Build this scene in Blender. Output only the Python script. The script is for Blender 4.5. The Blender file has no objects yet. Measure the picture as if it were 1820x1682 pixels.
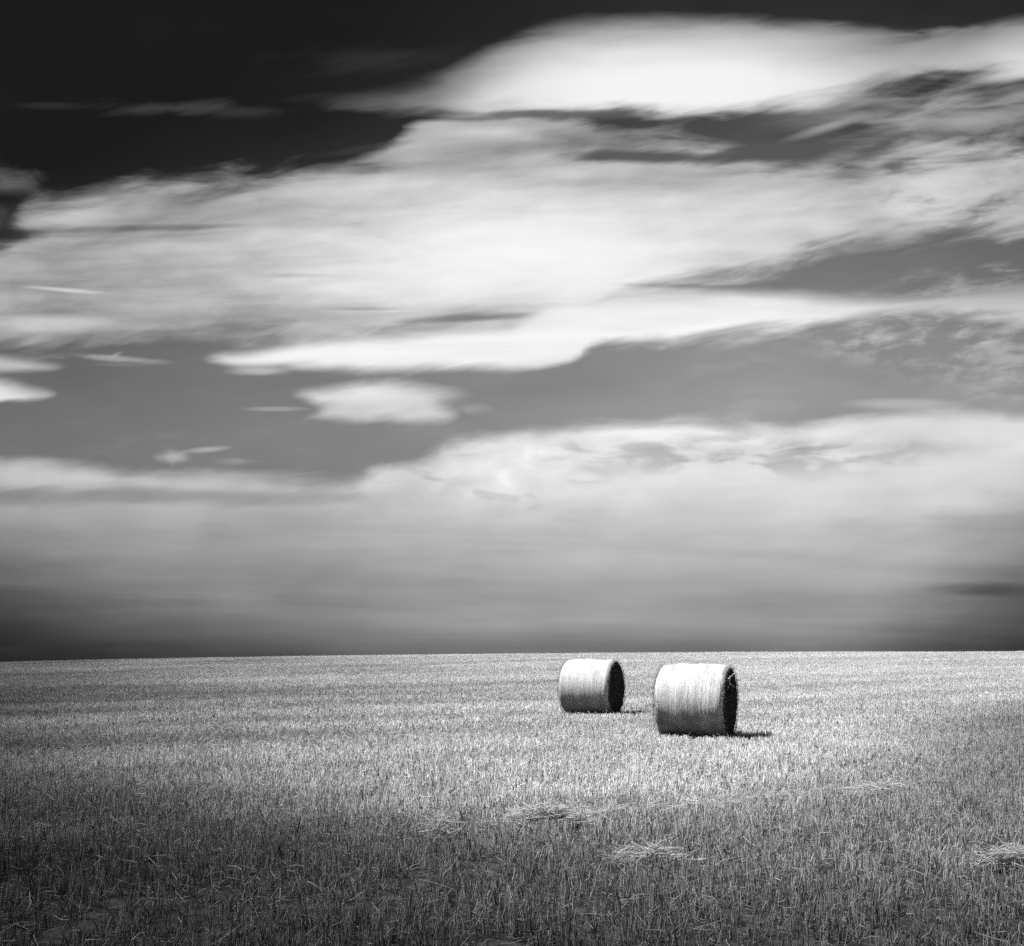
import bpy, bmesh, math, random
import numpy as np
from mathutils import Vector, noise as mnoise

R = math.radians
scene = bpy.context.scene
col = scene.collection
rng = np.random.default_rng(7)
random.seed(7)

# ------------------------------------------------------------------ camera
F = 1800.0                     # focal length in photo pixels (photo is 1820 wide)
HZ = 1149.0                    # eye level row in the photo
EYE = 1.63
cam_d = bpy.data.cameras.new('camera')
cam = bpy.data.objects.new('camera', cam_d)
col.objects.link(cam)
cam.location = (0, 0, EYE)
cam.rotation_euler = (R(90), 0, 0)
cam_d.sensor_fit = 'HORIZONTAL'
cam_d.sensor_width = 36
cam_d.lens = 36 * F / 1820
cam_d.shift_y = (HZ - 841) / 1820
cam_d.clip_end = 20000
cam_d.clip_start = 0.05
scene.camera = cam

# ------------------------------------------------------------------ view
EXPO = 1.3
vs = scene.view_settings
vs.view_transform = 'Standard'
vs.look = 'None'
vs.gamma = 1
vs.exposure = EXPO
vs.use_curve_mapping = False
scene.render.engine = 'CYCLES'
cy = scene.cycles
cy.use_denoising = False
cy.max_bounces = 4
cy.diffuse_bounces = 2
cy.glossy_bounces = 1
cy.transparent_max_bounces = 12
cy.volume_bounces = 0
cy.sample_clamp_indirect = 2
scene.render.filter_size = 1.5 if hasattr(scene.render, 'filter_size') else 1.5

SUN_EL, SUN_PHI = 57.0, 0.0    # elevation; azimuth: from the left, a little behind the bales
sdir = Vector((-math.cos(R(SUN_EL)) * math.cos(R(SUN_PHI)), math.cos(R(SUN_EL)) * math.sin(R(SUN_PHI)), math.sin(R(SUN_EL))))

# ------------------------------------------------------------------ world
world = bpy.data.worlds.new('World')
scene.world = world
world.use_nodes = True
wt = world.node_tree
wt.nodes.clear()

def lin(d):                    # picture value -> world value at this exposure, in units of strength 0.1
    l = d / 12.92 if d < 0.04045 else ((d + 0.055) / 1.055) ** 2.4
    return l / (2 ** EXPO) * 10

def E_exp(x):
    n = wt.nodes.new('ShaderNodeMath'); n.operation = 'EXPONENT'; wt.links.new(x.s, n.inputs[0]); return E(n.outputs[0])

class E:                       # tiny expression builder over Math nodes
    def __init__(s, sock): s.s = sock
    def _b(a, b, op, rev=False):
        n = wt.nodes.new('ShaderNodeMath'); n.operation = op
        for i, v in enumerate((b, a) if rev else (a, b)):
            if isinstance(v, E): wt.links.new(v.s, n.inputs[i])
            else: n.inputs[i].default_value = float(v)
        return E(n.outputs[0])
    def __add__(a, b): return a._b(b, 'ADD')
    def __radd__(a, b): return a._b(b, 'ADD')
    def __sub__(a, b): return a._b(b, 'SUBTRACT')
    def __rsub__(a, b): return a._b(b, 'SUBTRACT', True)
    def __mul__(a, b): return a._b(b, 'MULTIPLY')
    def __rmul__(a, b): return a._b(b, 'MULTIPLY')
    def __truediv__(a, b): return a._b(b, 'DIVIDE')
    def __pow__(a, b): return a._b(b, 'POWER')
    def max(a, b): return a._b(b, 'MAXIMUM')
    def min(a, b): return a._b(b, 'MINIMUM')

def sstep(v, lo, hi, a=0.0, b=1.0):
    n = wt.nodes.new('ShaderNodeMapRange'); n.interpolation_type = 'SMOOTHSTEP'
    for k, x in zip(('Value', 'From Min', 'From Max', 'To Min', 'To Max'), (v, lo, hi, a, b)):
        if isinstance(x, E): wt.links.new(x.s, n.inputs[k])
        else: n.inputs[k].default_value = x
    return E(n.outputs[0])

def comb(x, y, z=0.0):
    n = wt.nodes.new('ShaderNodeCombineXYZ')
    for i, v in enumerate((x, y, z)):
        if isinstance(v, E): wt.links.new(v.s, n.inputs[i])
        else: n.inputs[i].default_value = v
    return n.outputs[0]

def fbm(vec, detail=5, rough=0.5, dist=0.0, seed=0.0):
    n = wt.nodes.new('ShaderNodeTexNoise'); n.noise_dimensions = '4D'
    n.inputs['Scale'].default_value = 1; n.inputs['Detail'].default_value = detail
    n.inputs['Roughness'].default_value = rough; n.inputs['Distortion'].default_value = dist
    n.inputs['W'].default_value = seed
    wt.links.new(vec, n.inputs['Vector'])
    return E(n.outputs['Fac']) - 0.5        # centred on 0, about +-0.3

def curve(x, pts, x0=-4.0, x1=22.0):         # piecewise smooth curve through (x, y) points; values kept inside 0..12
    n = wt.nodes.new('ShaderNodeFloatCurve')
    c = n.mapping.curves[0]
    P = [((a - x0) / (x1 - x0), b / 12.0) for a, b in pts]
    while len(c.points) < len(P): c.points.new(0.5, 0.5)
    for p, (a, b) in zip(c.points, P): p.location = (a, b)
    for p in c.points: p.handle_type = 'AUTO_CLAMPED'
    n.mapping.use_clip = False
    n.mapping.extend = 'HORIZONTAL'
    n.mapping.update()
    v = (x - x0) / (x1 - x0)
    wt.links.new(v.s, n.inputs['Value'])
    return E(n.outputs[0]) * 12.0

def mixv(a, b, f):                            # a + (b - a) f
    n = wt.nodes.new('ShaderNodeMix'); n.data_type = 'FLOAT'
    for i, v in ((0, f), (2, a), (3, b)):
        if isinstance(v, E): wt.links.new(v.s, n.inputs[i])
        else: n.inputs[i].default_value = float(v)
    return E(n.outputs[0])

tc = wt.nodes.new('ShaderNodeTexCoord')
nz = wt.nodes.new('ShaderNodeVectorMath'); nz.operation = 'NORMALIZE'
wt.links.new(tc.outputs['Generated'], nz.inputs[0])
sp = wt.nodes.new('ShaderNodeSeparateXYZ'); wt.links.new(nz.outputs[0], sp.inputs[0])
dx, dy, dz = (E(sp.outputs[i]) for i in range(3))

sky = wt.nodes.new('ShaderNodeTexSky'); sky.sky_type = 'NISHITA'; sky.sun_disc = False
sky.sun_elevation = R(SUN_EL)
sky.sun_rotation = math.atan2(sdir.x, sdir.y)
sky.air_density = 1.0; sky.dust_density = 1.2; sky.ozone_density = 1.0
skc = wt.nodes.new('ShaderNodeSeparateColor'); wt.links.new(sky.outputs[0], skc.inputs[0])
red = E(skc.outputs[0])                       # a red filter: the blue sky goes dark, clouds stay white

# sky chart: X to the right, Y downwards, both in tenths of a radian-ish steps ahead (18 units = 45 degrees)
yy = dy.max(0.05)
X = dx / yy * 18 + 9.1
Y = 11.49 - dz / yy * 18
front = sstep(dy, 0.45, 0.68)

# noise fields on the chart
warp_big = fbm(comb(X * 0.22, Y * 0.55), 2, 0.5, 0, 3.1)
rag = fbm(comb((X + Y * 1.6) * 0.75, (Y + X * 0.10) * 2.6), 5, 0.52, 0.5, 1.7)      # ragged small streaks
wisp = fbm(comb(X * 0.42, (Y + X * 0.06) * 2.1), 5, 0.55, 0.5, 8.3)                  # long level streaks
soft = fbm(comb(X * 0.33, Y * 0.95), 3, 0.5, 0.3, 12.9)                              # broad soft folds
puff = fbm(comb(X * 0.9, Y * 1.5), 5, 0.55, 0.8, 21.4)

streak = fbm(comb(X * .30 + Y * .4, (Y + X * .03) * 4.2), 4, .55, .4, 90.0)
lay = fbm(comb(X * .11, (Y - X * .02) * 1.7), 5, .55, .6, 101.0)
fine = fbm(comb((X + Y) * 2.2, Y * 7.0), 3, .55, .3, 111.0)

# clear sky
elev = sstep(dz, 0.02, 0.62)                  # 0 at the horizon .. 1 high up
base = curve(Y, [(-4, .006 * 12), (0, .020 * 12), (1, .028 * 12), (2.3, .052 * 12), (4.5, .14 * 12), (6.5, .255 * 12), (9, .30 * 12), (11.6, .28 * 12)]) / 12.0
base = base * (10 / 2 ** EXPO)
pol = curve(X, [(-4, .35 * 10), (0, .50 * 10), (3, .62 * 10), (6, .72 * 10), (9, .9 * 10), (13, 1.1 * 10), (18, 1.02 * 10), (22, .8 * 10)]) / 10.0
redn = (red / 10.0).max(0.0)
polk = curve(Y, [(-4, 1.8), (0, 2.0), (1.2, 2.4), (2.3, 3.1), (3.2, 3.0), (4, 2.3), (5, 1.4), (6.5, .9), (12, .8)])
L = (base * (pol ** polk)).max(lin(.105)) * (1.0 + soft * .5)
L = mixv(L, lin(.72), sstep(wisp * .8 + rag * .5 + soft * .5, .02, .45) * sstep(Y, 3.0, 6.0) * .45)

def layer(L, bright, alpha): return mixv(L, bright, alpha)

def band(L, top, bot, bright, st=0.15, sb=0.15, nt=0.0, nb=0.0, ntx=None, nbx=None, dens=1.0):
    yt = curve(X, top); yb = curve(X, bot)
    ntx = wisp if ntx is None else ntx; nbx = rag if nbx is None else nbx
    d1 = Y - yt + ntx * nt + st * .38
    d2 = yb - Y + nbx * nb + sb * .38
    a = sstep(d1, 0.0, st) * sstep(d2, 0.0, sb)
    if dens is not 1.0: a = a * dens
    return layer(L, bright, a)

def blob(L, cx, cy, rx, ry, bright, inner=0.2, amp=0.6, nf=None, dens=1.0, tilt=0.0):
    nf = rag if nf is None else nf
    ax = (X - cx) / rx
    ay = (Y - cy + (X - cx) * tilt) / ry
    r = (ax * ax + ay * ay) ** 0.5
    a = sstep(r + nf * amp * 2, inner, 1.0, 1.0, 0.0) * dens
    return layer(L, bright, a)

def C(pts, k=1.0): return [(a, b * k) for a, b in pts]

# faint streaks in the dark upper sky
L = blob(L, 3.2, 1.92, 1.9, 0.20, lin(.27), .0, 1.2, rag, .8)
L = blob(L, 0.9, 1.88, 0.8, 0.09, lin(.22), .0, .5, wisp, .6)
L = blob(L, 6.8, 1.05, 2.4, 0.34, lin(.22), .0, 1.1, rag, .6)
# far left wisps
L = blob(L, 0.1, 3.2, 1.1, 0.50, lin(.44), .0, 1.2, puff, .75, -.2)
L = blob(L, -0.2, 3.9, 0.9, 0.5, lin(.36), .0, 1.2, puff, .6, .3)

# veil of thin cloud on the right
veil = (wisp * 1.2 + rag * 0.9 + soft * 0.4)
va = sstep(veil + curve(Y, [(-4, 5.6), (0.2, 5.6), (0.6, 6.1), (1.7, 6.22), (2.1, 6.2), (2.5, 6.0), (3.0, 6.15), (3.6, 6.25), (4.3, 6.0), (4.6, 5.8), (5.2, 5.95), (5.8, 5.95), (6.2, 5.7), (12, 5.6)]) - 6.0, -.10, .42) * sstep(X, 12.5, 17.0)
L = layer(L, lin(.66), va * 0.95)

# upper lens cloud
coreA = curve(X, [(-4, 4.0), (4.5, 4.6), (6, 5.2), (7.2, 6.0), (8.2, 7.6), (9, 8.9), (10, 9.6), (11, 9.9), (12.5, 9.9), (14, 9.6), (15, 8.9), (16, 8.2), (17, 8.1), (18.2, 9.0), (22, 8)]) / 10.0
yA = curve(X, [(-4, 2.2), (4.6, 1.75), (5.5, 1.62), (6.5, 1.48), (7.5, 1.36), (8.2, 1.0), (9, .64), (9.8, .36), (11, .22), (12, .20), (13, .22), (14, .30), (15, .38), (16, .46), (17, .42), (17.6, .34), (18.2, .25), (22, .1)])
toneA = sstep(Y - yA + wisp * .5 + soft * .3, -.1, 1.15, 0.55, 1.0)
linA = (coreA * toneA)
brA = linA * linA * (10 / 2 ** EXPO) * .93
L = band(L, [(-4, 2.3), (4.6, 1.87), (5.5, 1.76), (6.5, 1.66), (7.5, 1.48), (8.2, 1.14), (9, .78), (9.8, .50), (11, .34), (12, .32), (13, .34), (14, .42), (15, .50), (16, .58), (17, .54), (17.6, .46), (18.2, .37), (22, .2)],
         [(-4, 1.0), (4.6, 1.6), (5.5, 1.80), (6.5, 1.93), (7.5, 2.02), (9, 2.04), (10.5, 2.02), (12, 2.02), (13, 2.0), (14, 1.92), (15, 1.70), (16, 1.35), (17, 1.25), (18.2, 1.35), (22, 1.5)],
         brA, st=.42, sb=.42, nt=.45, nb=.65)
# second row of thin cloud under it
L = band(L, [(-4, 4), (5.8, 2.9), (6.8, 2.5), (7.4, 2.15), (8.2, 2.02), (9.5, 2.05), (10.5, 2.15), (11.5, 2.3), (12.4, 2.45), (13.2, 2.6), (14, 3.2), (22, 4)],
         [(-4, 2), (5.8, 2.9), (7, 3.1), (8.2, 2.95), (9.5, 2.85), (10.5, 2.75), (11.5, 2.7), (12.4, 2.66), (13.2, 2.6), (14, 2.3), (22, 2)],
         sstep(soft + wisp, -.35, .35, lin(.52), lin(.80)), st=.3, sb=.3, nt=.9, nb=.7, dens=sstep(X, 10, 13.5, .95, .55))
L = blob(L, 14.75, 2.24, 1.05, .13, lin(.62), .0, .45, rag, .9, .30)
L = blob(L, 17.3, 2.15, 1.3, .22, lin(.66), .0, .6, rag, .8, .15)

# main mass
topE = [(-4, 5.0), (0, 4.35), (0.5, 3.82), (1.1, 3.62), (2.0, 3.32), (2.7, 3.16), (3.2, 3.2), (4, 3.16), (5, 2.96), (6, 2.85), (6.6, 2.78), (7.2, 2.60), (8, 2.34), (9.4, 2.10), (10.3, 2.1), (11, 2.36), (12, 2.52), (12.6, 2.72), (13, 2.86), (14, 2.92), (15, 2.95), (15.8, 2.75), (16.6, 2.65), (17.5, 2.8), (18.2, 2.8), (22, 3)]
botE = [(-4, 6.3), (0, 6.18), (1, 6.12), (2, 6.02), (3, 6.0), (4, 6.06), (5, 6.06), (5.8, 6.2), (6.5, 6.1), (7.5, 6.02), (8.5, 5.95), (9.2, 5.92), (9.7, 6.05), (10.3, 5.95), (10.9, 5.25), (11.5, 5.10), (12, 5.04), (13, 4.9), (14, 4.72), (15, 4.45), (16, 4.28), (17, 4.22), (18.2, 4.25), (22, 4.3)]
glow = blob(E(comb(0, 0)) if False else (X * 0.0 + 0.655), 9.3, 4.55, 6.8, 1.9, 1.08, .05, .5, soft)
glow = blob(glow, 8.8, 2.35, 3.4, .60, .60, .2, .5, rag, 1.0)
glow = blob(glow, 8.6, 2.35, 1.3, .16, .74, .0, .7, wisp, .9)
glow = blob(glow, 10.4, 5.5, 1.2, .5, .97, .2, .2, soft)
glow = blob(glow, 7.0, 3.30, 3.0, .35, .84, .0, .3, wisp, .6)
glow = blob(glow, 13.2, 3.9, 3.2, .9, .88, .0, .5, soft, .7)
glow = blob(glow, 2.8, 4.05, 2.6, .09, .50, .0, .6, wisp, .8, .02)
glow = blob(glow, 3.2, 4.42, 2.0, .22, .78, .1, .4, wisp, .7)
glow = blob(glow, 11.3, 3.25, 2.4, .16, .66, .0, .8, wisp, .6)
glow = blob(glow, 1.3, 3.85, 1.2, .28, .86, .0, .3, puff, .8)
glow = blob(glow, 1.9, 4.32, 3.4, .10, .64, .0, .3, wisp, .6, .04)
glow = blob(glow, 5.0, 4.9, 1.2, .07, .70, .0, .5, wisp, .8)
glow = blob(glow, 1.1, 5.15, 1.0, .06, .92, .0, .4, rag, .8, -.08)
glow = blob(glow, 0.9, 5.75, 2.2, .22, .92, .0, .4, wisp, .8)
glow = blob(glow, 4.6, 3.55, .35, .06, .60, .0, .5, puff, .7)
glow = blob(glow, 7.2, 5.55, 2.6, .22, .72, .0, .6, wisp, .6)
glow = blob(glow, 6.6, 5.52, 1.2, .05, .95, .0, .5, wisp, .7)
glow = blob(glow, 16.5, 3.5, 2.0, .6, .83, .0, .5, puff, .7)
tE = glow + wisp * .38 + soft * .30 + rag * .14 + streak * .16 + puff * .12 + sstep(X, 4.0, 8.0, -.05, .0)
brE = (1.0 - E_exp(tE * tE * (tE + 0.05) * -1.9)) * (9.9 / 2 ** EXPO)
denE = sstep(puff * .7 + rag * .6 + wisp * .6 + sstep(X, 12.5, 16.5, .45, .12) , -.12, .16) 
L = band(L, topE, botE, brE, st=.65, sb=.50, nt=1.0, nb=1.2, ntx=wisp * 1.1 + rag * .8, dens=denE)
# dark gaps in it
L = blob(L, 0.2, 4.18, 0.9, .22, lin(.17), .2, .45, puff, .9)
L = blob(L, 8.3, 5.66, 1.7, .10, lin(.50), .0, .8, wisp, .95, .045)
L = blob(L, 6.4, 5.50, 1.1, .06, lin(.60), .0, .8, wisp, .7)
L = blob(L, 12.7, 5.12, 2.3, .09, lin(.46), .1, .4, wisp, .95, -.035)
L = blob(L, 11.6, 2.80, 2.4, .17, lin(.34), .2, .8, rag, .95, -.02)
L = blob(L, 14.0, 2.70, 1.7, .22, lin(.34), .3, .5, rag, .95, .04)
L = blob(L, 6.6, 2.62, 1.0, .12, lin(.24), .1, .8, rag, .8, .15)
L = blob(L, 9.9, 2.02, 2.9, .12, lin(.36), .1, 1.0, rag, .8, .0)

# mottled cloudlets on the right
mot = fbm(comb((X + Y * .8) * 1.5, Y * 4.2), 5, .6, .3, 31.0)
ma = sstep(mot + puff * .5 + fine * .3, -.08, .24)
def region(cx, cy, rx, ry):
    ax = (X - cx) / rx; ay = (Y - cy) / ry
    return sstep((ax * ax + ay * ay) ** .5 + soft, .3, 1.0, 1.0, 0.0)
L = layer(L, lin(.74), ma * region(16.4, 5.85, 4.2, .85) * .9)
L = layer(L, lin(.70), sstep(mot + puff * .6, -.12, .2) * region(18.1, 6.75, 2.6, .95) * .8)
L = layer(L, lin(.66), ma * region(17.6, 4.95, 2.4, .35) * .6)

# long lens clouds in the middle
wC = lin(.955)
L = band(L, [(-4, 7), (8.8, 6.0), (9.4, 5.62), (10.2, 5.34), (11.2, 5.17), (12.4, 5.15), (14, 5.19), (15, 5.27), (16, 5.30), (16.8, 5.24), (17.6, 5.14), (18.2, 5.08), (22, 5.0)],
         [(-4, 5), (8.8, 5.9), (9.5, 6.42), (10.0, 6.42), (10.3, 6.32), (10.55, 6.16), (11, 6.10), (12, 6.08), (13, 5.98), (14, 5.88), (15, 5.74), (16, 5.60), (17, 5.62), (18.2, 5.72), (22, 5.8)],
         sstep(X, 13.6, 17.6, lin(.955), lin(.80)) * (1.0 + wisp * .35 + streak * .25) * sstep(Y - X * .01, 5.0, 5.45, .72, 1.0), st=.32, sb=.34, nt=.25, nb=.6)
L = band(L, [(-4, 9), (3.3, 6.6), (3.8, 6.34), (4.4, 6.24), (5, 6.1), (6, 5.98), (7, 5.92), (8, 5.82), (9, 5.74), (9.9, 5.72), (10.3, 6.05), (10.5, 6.4), (22, 9)],
         [(-4, 4), (3.3, 6.2), (3.8, 6.44), (4.4, 6.56), (5, 6.56), (6, 6.57), (7, 6.60), (8, 6.57), (9, 6.54), (9.8, 6.46), (10.3, 6.30), (10.5, 6.0), (22, 4)],
         wC * (1.0 + wisp * .3 + streak * .25) * sstep(Y + X * .10, 6.55, 6.85, .75, 1.0), st=.34, sb=.28, nt=.3, nb=.35)
L = blob(L, 4.6, 6.60, .6, .09, lin(.75), .0, 1.0, rag, .8)
# the small double lens
L = band(L, [(-4, 9), (4.9, 7.2), (5.3, 6.97), (6, 6.86), (7, 6.82), (7.8, 6.93), (8.4, 7.10), (8.8, 7.4), (22, 9)],
         [(-4, 4), (4.9, 6.8), (5.3, 7.02), (5.8, 7.26), (6.5, 7.34), (7.4, 7.28), (8.0, 7.08), (8.5, 6.95), (8.8, 6.8), (22, 4)],
         wC * (.97 + wisp * .5 + streak * .3), st=.42, sb=.40, nt=.3, nb=.45)
L = band(L, [(-4, 9), (5.1, 7.6), (5.6, 7.34), (5.9, 7.12), (6.6, 7.0), (7.4, 7.0), (7.8, 7.16), (8.2, 7.44), (8.5, 7.9), (22, 9)],
         [(-4, 4), (5.1, 7.2), (5.6, 7.42), (6.2, 7.50), (7.2, 7.50), (7.8, 7.48), (8.2, 7.34), (8.5, 7.0), (22, 4)],
         lin(.84) * (1.0 + wisp * .6 + streak * .4), st=.42, sb=.30, nt=.3, nb=.4)
L = blob(L, 8.35, 7.27, .5, .14, lin(.68), .0, 1.2, puff, .5)
L = blob(L, 4.85, 7.27, .8, .06, lin(.68), .0, 1.1, rag, .6)
# left lenses
L = band(L, [(-4, 6.5), (0, 6.78), (.5, 6.90), (.95, 7.02), (1.3, 7.3), (22, 9)], [(-4, 7.3), (0, 7.18), (.5, 7.14), (.95, 7.06), (1.3, 6.8), (22, 4)], lin(.90) * (1.0 + wisp * .4), st=.36, sb=.16, nt=.3, nb=.3)
L = band(L, [(-4, 6.2), (0, 6.32), (.6, 6.42), (1.1, 6.52), (1.5, 6.8), (22, 9)], [(-4, 6.8), (0, 6.62), (.6, 6.60), (1.1, 6.56), (1.5, 6.2), (22, 4)], lin(.74), st=.24, sb=.2, nt=.25, nb=.25)
L = blob(L, 2.0, 6.37, 1.1, .07, lin(.66), .0, 1.1, rag, .8, -.08)
L = blob(L, 2.05, 6.32, .22, .08, lin(.68), .0, .5, puff, .7, .4)
L = blob(L, 2.2, 6.48, .6, .06, lin(.55), .0, 1.0, rag, .4)

# low bank down to the horizon
billow = fbm(comb((X + Y * .5) * .55, Y * 1.0), 5, .48, .6, 77.0)
topJ = [(-4, 8.0), (0, 8.06), (1, 8.10), (2, 8.22), (3, 8.24), (4, 8.30), (5, 8.42), (5.8, 8.50), (6.3, 8.44), (6.7, 8.18), (7.3, 8.02), (7.9, 7.74), (8.4, 7.60), (9, 7.54), (10, 7.44), (11, 7.38), (12, 7.36), (13, 7.42), (14, 7.50), (14.6, 7.42), (15.1, 7.28), (15.7, 7.16), (16.5, 7.14), (17.5, 7.22), (18.2, 7.3), (22, 7.2)]
toneJ = curve(Y, [(-4, 9), (7.4, 8.8), (8.0, 8.8), (8.6, 8.5), (9.0, 8.05), (9.5, 7.4), (10.0, 6.9), (10.5, 6.4), (11.0, 5.95), (11.25, 5.6), (11.45, 5.0), (11.6, 4.7), (12, 4.5)]) / 10.0
jt = toneJ + soft * sstep(Y, 8.0, 11.0, .26, .10) + billow * sstep(Y, 8.0, 10.0, .16, .03) + sstep(X, 4.5, 9.5, -.10, .0) + sstep(X, 15.2, 16.4, .0, -.03)
jt = blob(jt, 12.3, 7.62, 3.7, .42, .965, .3, .5, wisp, 1.0)
jt = jt + (puff * .45 + billow * .35) * region(8.4, 8.3, 3.2, .9)
jt = blob(jt, 8.8, 8.2, 1.9, .65, .92, .0, .9, puff, .6)
jt = blob(jt, 7.2, 8.35, .8, .3, .84, .0, 1.0, puff, .8)
jt = blob(jt, 10.6, 8.35, .9, .25, .76, .0, .9, puff, .7)
jt = blob(jt, 16.6, 8.3, 2.8, .35, .88, .0, .4, soft, .8)
jt = blob(jt, 2.2, 8.50, 2.6, .22, .85, .0, .4, wisp, .7)
jt = blob(jt, 16.0, 7.95, 2.6, .14, .77, .0, .6, wisp, .6)
# shaded billows under the bright edge
fold = fbm(comb(X * .8, Y * 2.2), 4, .5, 1.2, 44.0)
jt = jt - sstep(fold, -.04, .14) * region(12.8, 8.12, 4.6, .50) * .17
jt = jt - sstep(fold, .04, .20) * region(9.0, 8.7, 4.0, .8) * .08
jt = blob(jt, 3.4, 8.84, 3.0, .20, .56, .1, .9, wisp, .75)
jt = blob(jt, 0.2, 8.82, 1.8, .24, .52, .1, .9, rag, .8)
jt = blob(jt, 17.5, 10.48, 1.2, .16, .36, .0, .9, wisp, .6)
jt = blob(jt, 17.3, 9.3, 2.0, .4, .60, .0, .9, wisp, .5)
# corner darkening painted into the low sky on both sides
lowl = sstep(Y * .55 - X * .27, 4.6, 6.5)
jt = jt * (1.0 - lowl * .50)
lowr = sstep(Y * .8 + X * .62, 17.6, 21.5)
jt = jt * (1.0 - lowr * .58)
jt = (jt + wisp * .05 + lay * sstep(Y, 8.4, 9.8, .05, .19) + streak * .045 + billow * .05).max(.03)
brJ = (jt ** 2.25) * (10 / 2 ** EXPO)
L = band(L, [(a, b + .12) for a, b in topJ], [(-4, 12), (22, 12)], brJ, st=.42, sb=.1, nt=.55, nb=0, ntx=wisp * .9 + billow * .6 + puff * region(7.8, 8.0, 2.2, .9) * .9)
L = blob(L, 3.1, 8.12, .45, .16, lin(.74), .0, 1.1, puff, .8)
L = blob(L, 3.7, 8.0, .6, .10, lin(.72), .0, 1.1, rag, .8, .1)
L = blob(L, 4.3, 8.2, .6, .10, lin(.66), .0, 1.1, puff, .6)
L = blob(L, 16.1, 7.18, 1.3, .13, lin(.74), .2, .3, wisp, .7)

# the same weather all round: streaked cloud at a height overhead, a paler bank low down
dzz = dz.max(0.03)
g1 = fbm(comb(dx / (dzz + .12) * .9, dy / (dzz + .12) * 1.5), 5, .55, .5, 60.0)
gen = (redn * .35).min(.20) + lin(.16)
gen = mixv(gen, lin(.74), sstep(g1, .0, .25) * .7)
gen = mixv(gen, lin(.62), sstep(dz, .02, .26, 1.0, .0))
gen = mixv(gen, lin(.45), sstep(dz, -.02, .05, 1.0, .0))
high = sstep(dz, .60, .80)
Ltot = mixv(gen, L, front * (1.0 - high))
bg = wt.nodes.new('ShaderNodeBackground'); bg.inputs['Strength'].default_value = 0.1
cc = wt.nodes.new('ShaderNodeCombineColor')
for i in range(3): wt.links.new(Ltot.s, cc.inputs[i])
wt.links.new(cc.outputs[0], bg.inputs['Color'])
wo = wt.nodes.new('ShaderNodeOutputWorld'); wt.links.new(bg.outputs[0], wo.inputs[0])
world.cycles.sampling_method = 'MANUAL'
world.cycles.sample_map_resolution = 512

# ------------------------------------------------------------------ sun
sun_d = bpy.data.lights.new('sun', 'SUN')
sun_d.energy = 5.0
sun_d.angle = R(0.53)
sun_d.color = (1, 1, 1)        # black-and-white photograph: every colour is a grey
sun = bpy.data.objects.new('sun', sun_d)
col.objects.link(sun)
sun.rotation_euler = (-sdir).to_track_quat('-Z', 'Y').to_euler()
sun.location = sdir * 50

# ------------------------------------------------------------------ helpers
def tag(o, label=None, cat=None, group=None, kind=None):
    if label: o['label'] = label
    if cat: o['category'] = cat
    if group: o['group'] = group
    if kind: o['kind'] = kind
    return o

def mesh_np(name, V, Fc, mat=None, smooth=False, attrs=None):
    """V (n,3), Fc (m,3|4) index array"""
    me = bpy.data.meshes.new(name)
    V = np.asarray(V, np.float32); Fc = np.asarray(Fc, np.int32)
    k = Fc.shape[1]
    me.vertices.add(len(V)); me.vertices.foreach_set('co', V.ravel())
    me.loops.add(Fc.size); me.loops.foreach_set('vertex_index', Fc.ravel())
    me.polygons.add(len(Fc))
    me.polygons.foreach_set('loop_start', np.arange(0, Fc.size, k, dtype=np.int32))
    if smooth: me.polygons.foreach_set('use_smooth', np.ones(len(Fc), bool))
    for an, av in (attrs or {}).items():
        a = me.attributes.new(an, 'FLOAT', 'POINT'); a.data.foreach_set('value', np.asarray(av, np.float32))
    me.update(calc_edges=True)
    if mat: me.materials.append(mat)
    return me

def add(name, me, parent=None, loc=None):
    o = bpy.data.objects.new(name, me)
    col.objects.link(o)
    if parent: o.parent = parent
    if loc is not None: o.location = loc
    return o

def sticks(base, tip, rad, bend=None, taper=.8, sides=3, segs=1):
    """many thin straws: base, tip (n,3), rad (n,), bend (n,3) sideways offset of the middle"""
    n = len(base); base = np.asarray(base, float); tip = np.asarray(tip, float)
    ax = tip - base; ln = np.linalg.norm(ax, axis=1, keepdims=True) + 1e-9; ax = ax / ln
    ref = np.where(np.abs(ax[:, 2:3]) > .9, np.array([[1., 0, 0]]), np.array([[0, 0, 1.]]))
    u = np.cross(ax, ref); u /= np.linalg.norm(u, axis=1, keepdims=True); w = np.cross(ax, u)
    ph = rng.uniform(0, 6.28, (n, 1))
    rings = segs + 1
    V = np.zeros((n, rings, sides, 3))
    for r_ in range(rings):
        t = r_ / segs
        c = base + (tip - base) * t
        if bend is not None: c = c + bend * (4 * t * (1 - t))
        rr = rad * (1 - (1 - taper) * t)
        for s_ in range(sides):
            a = ph + s_ * 2 * math.pi / sides
            V[:, r_, s_] = c + (u * np.cos(a) + w * np.sin(a)) * rr[:, None]
    Fc = []
    o = (np.arange(n) * rings * sides)[:, None]
    for r_ in range(segs):
        for s_ in range(sides):
            s2 = (s_ + 1) % sides
            Fc.append(o + np.array([[r_ * sides + s_, r_ * sides + s2, (r_ + 1) * sides + s2, (r_ + 1) * sides + s_]]))
    return V.reshape(-1, 3), np.concatenate(Fc, 0), rings * sides

# ------------------------------------------------------------------ materials
def mat_base(name):
    m = bpy.data.materials.new(name); m.use_nodes = True
    nt = m.node_tree
    return m, nt, nt.nodes['Principled BSDF']

def mnode(nt, t, **kw):
    n = nt.nodes.new(t)
    for k, v in kw.items(): setattr(n, k, v)
    return n

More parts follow.
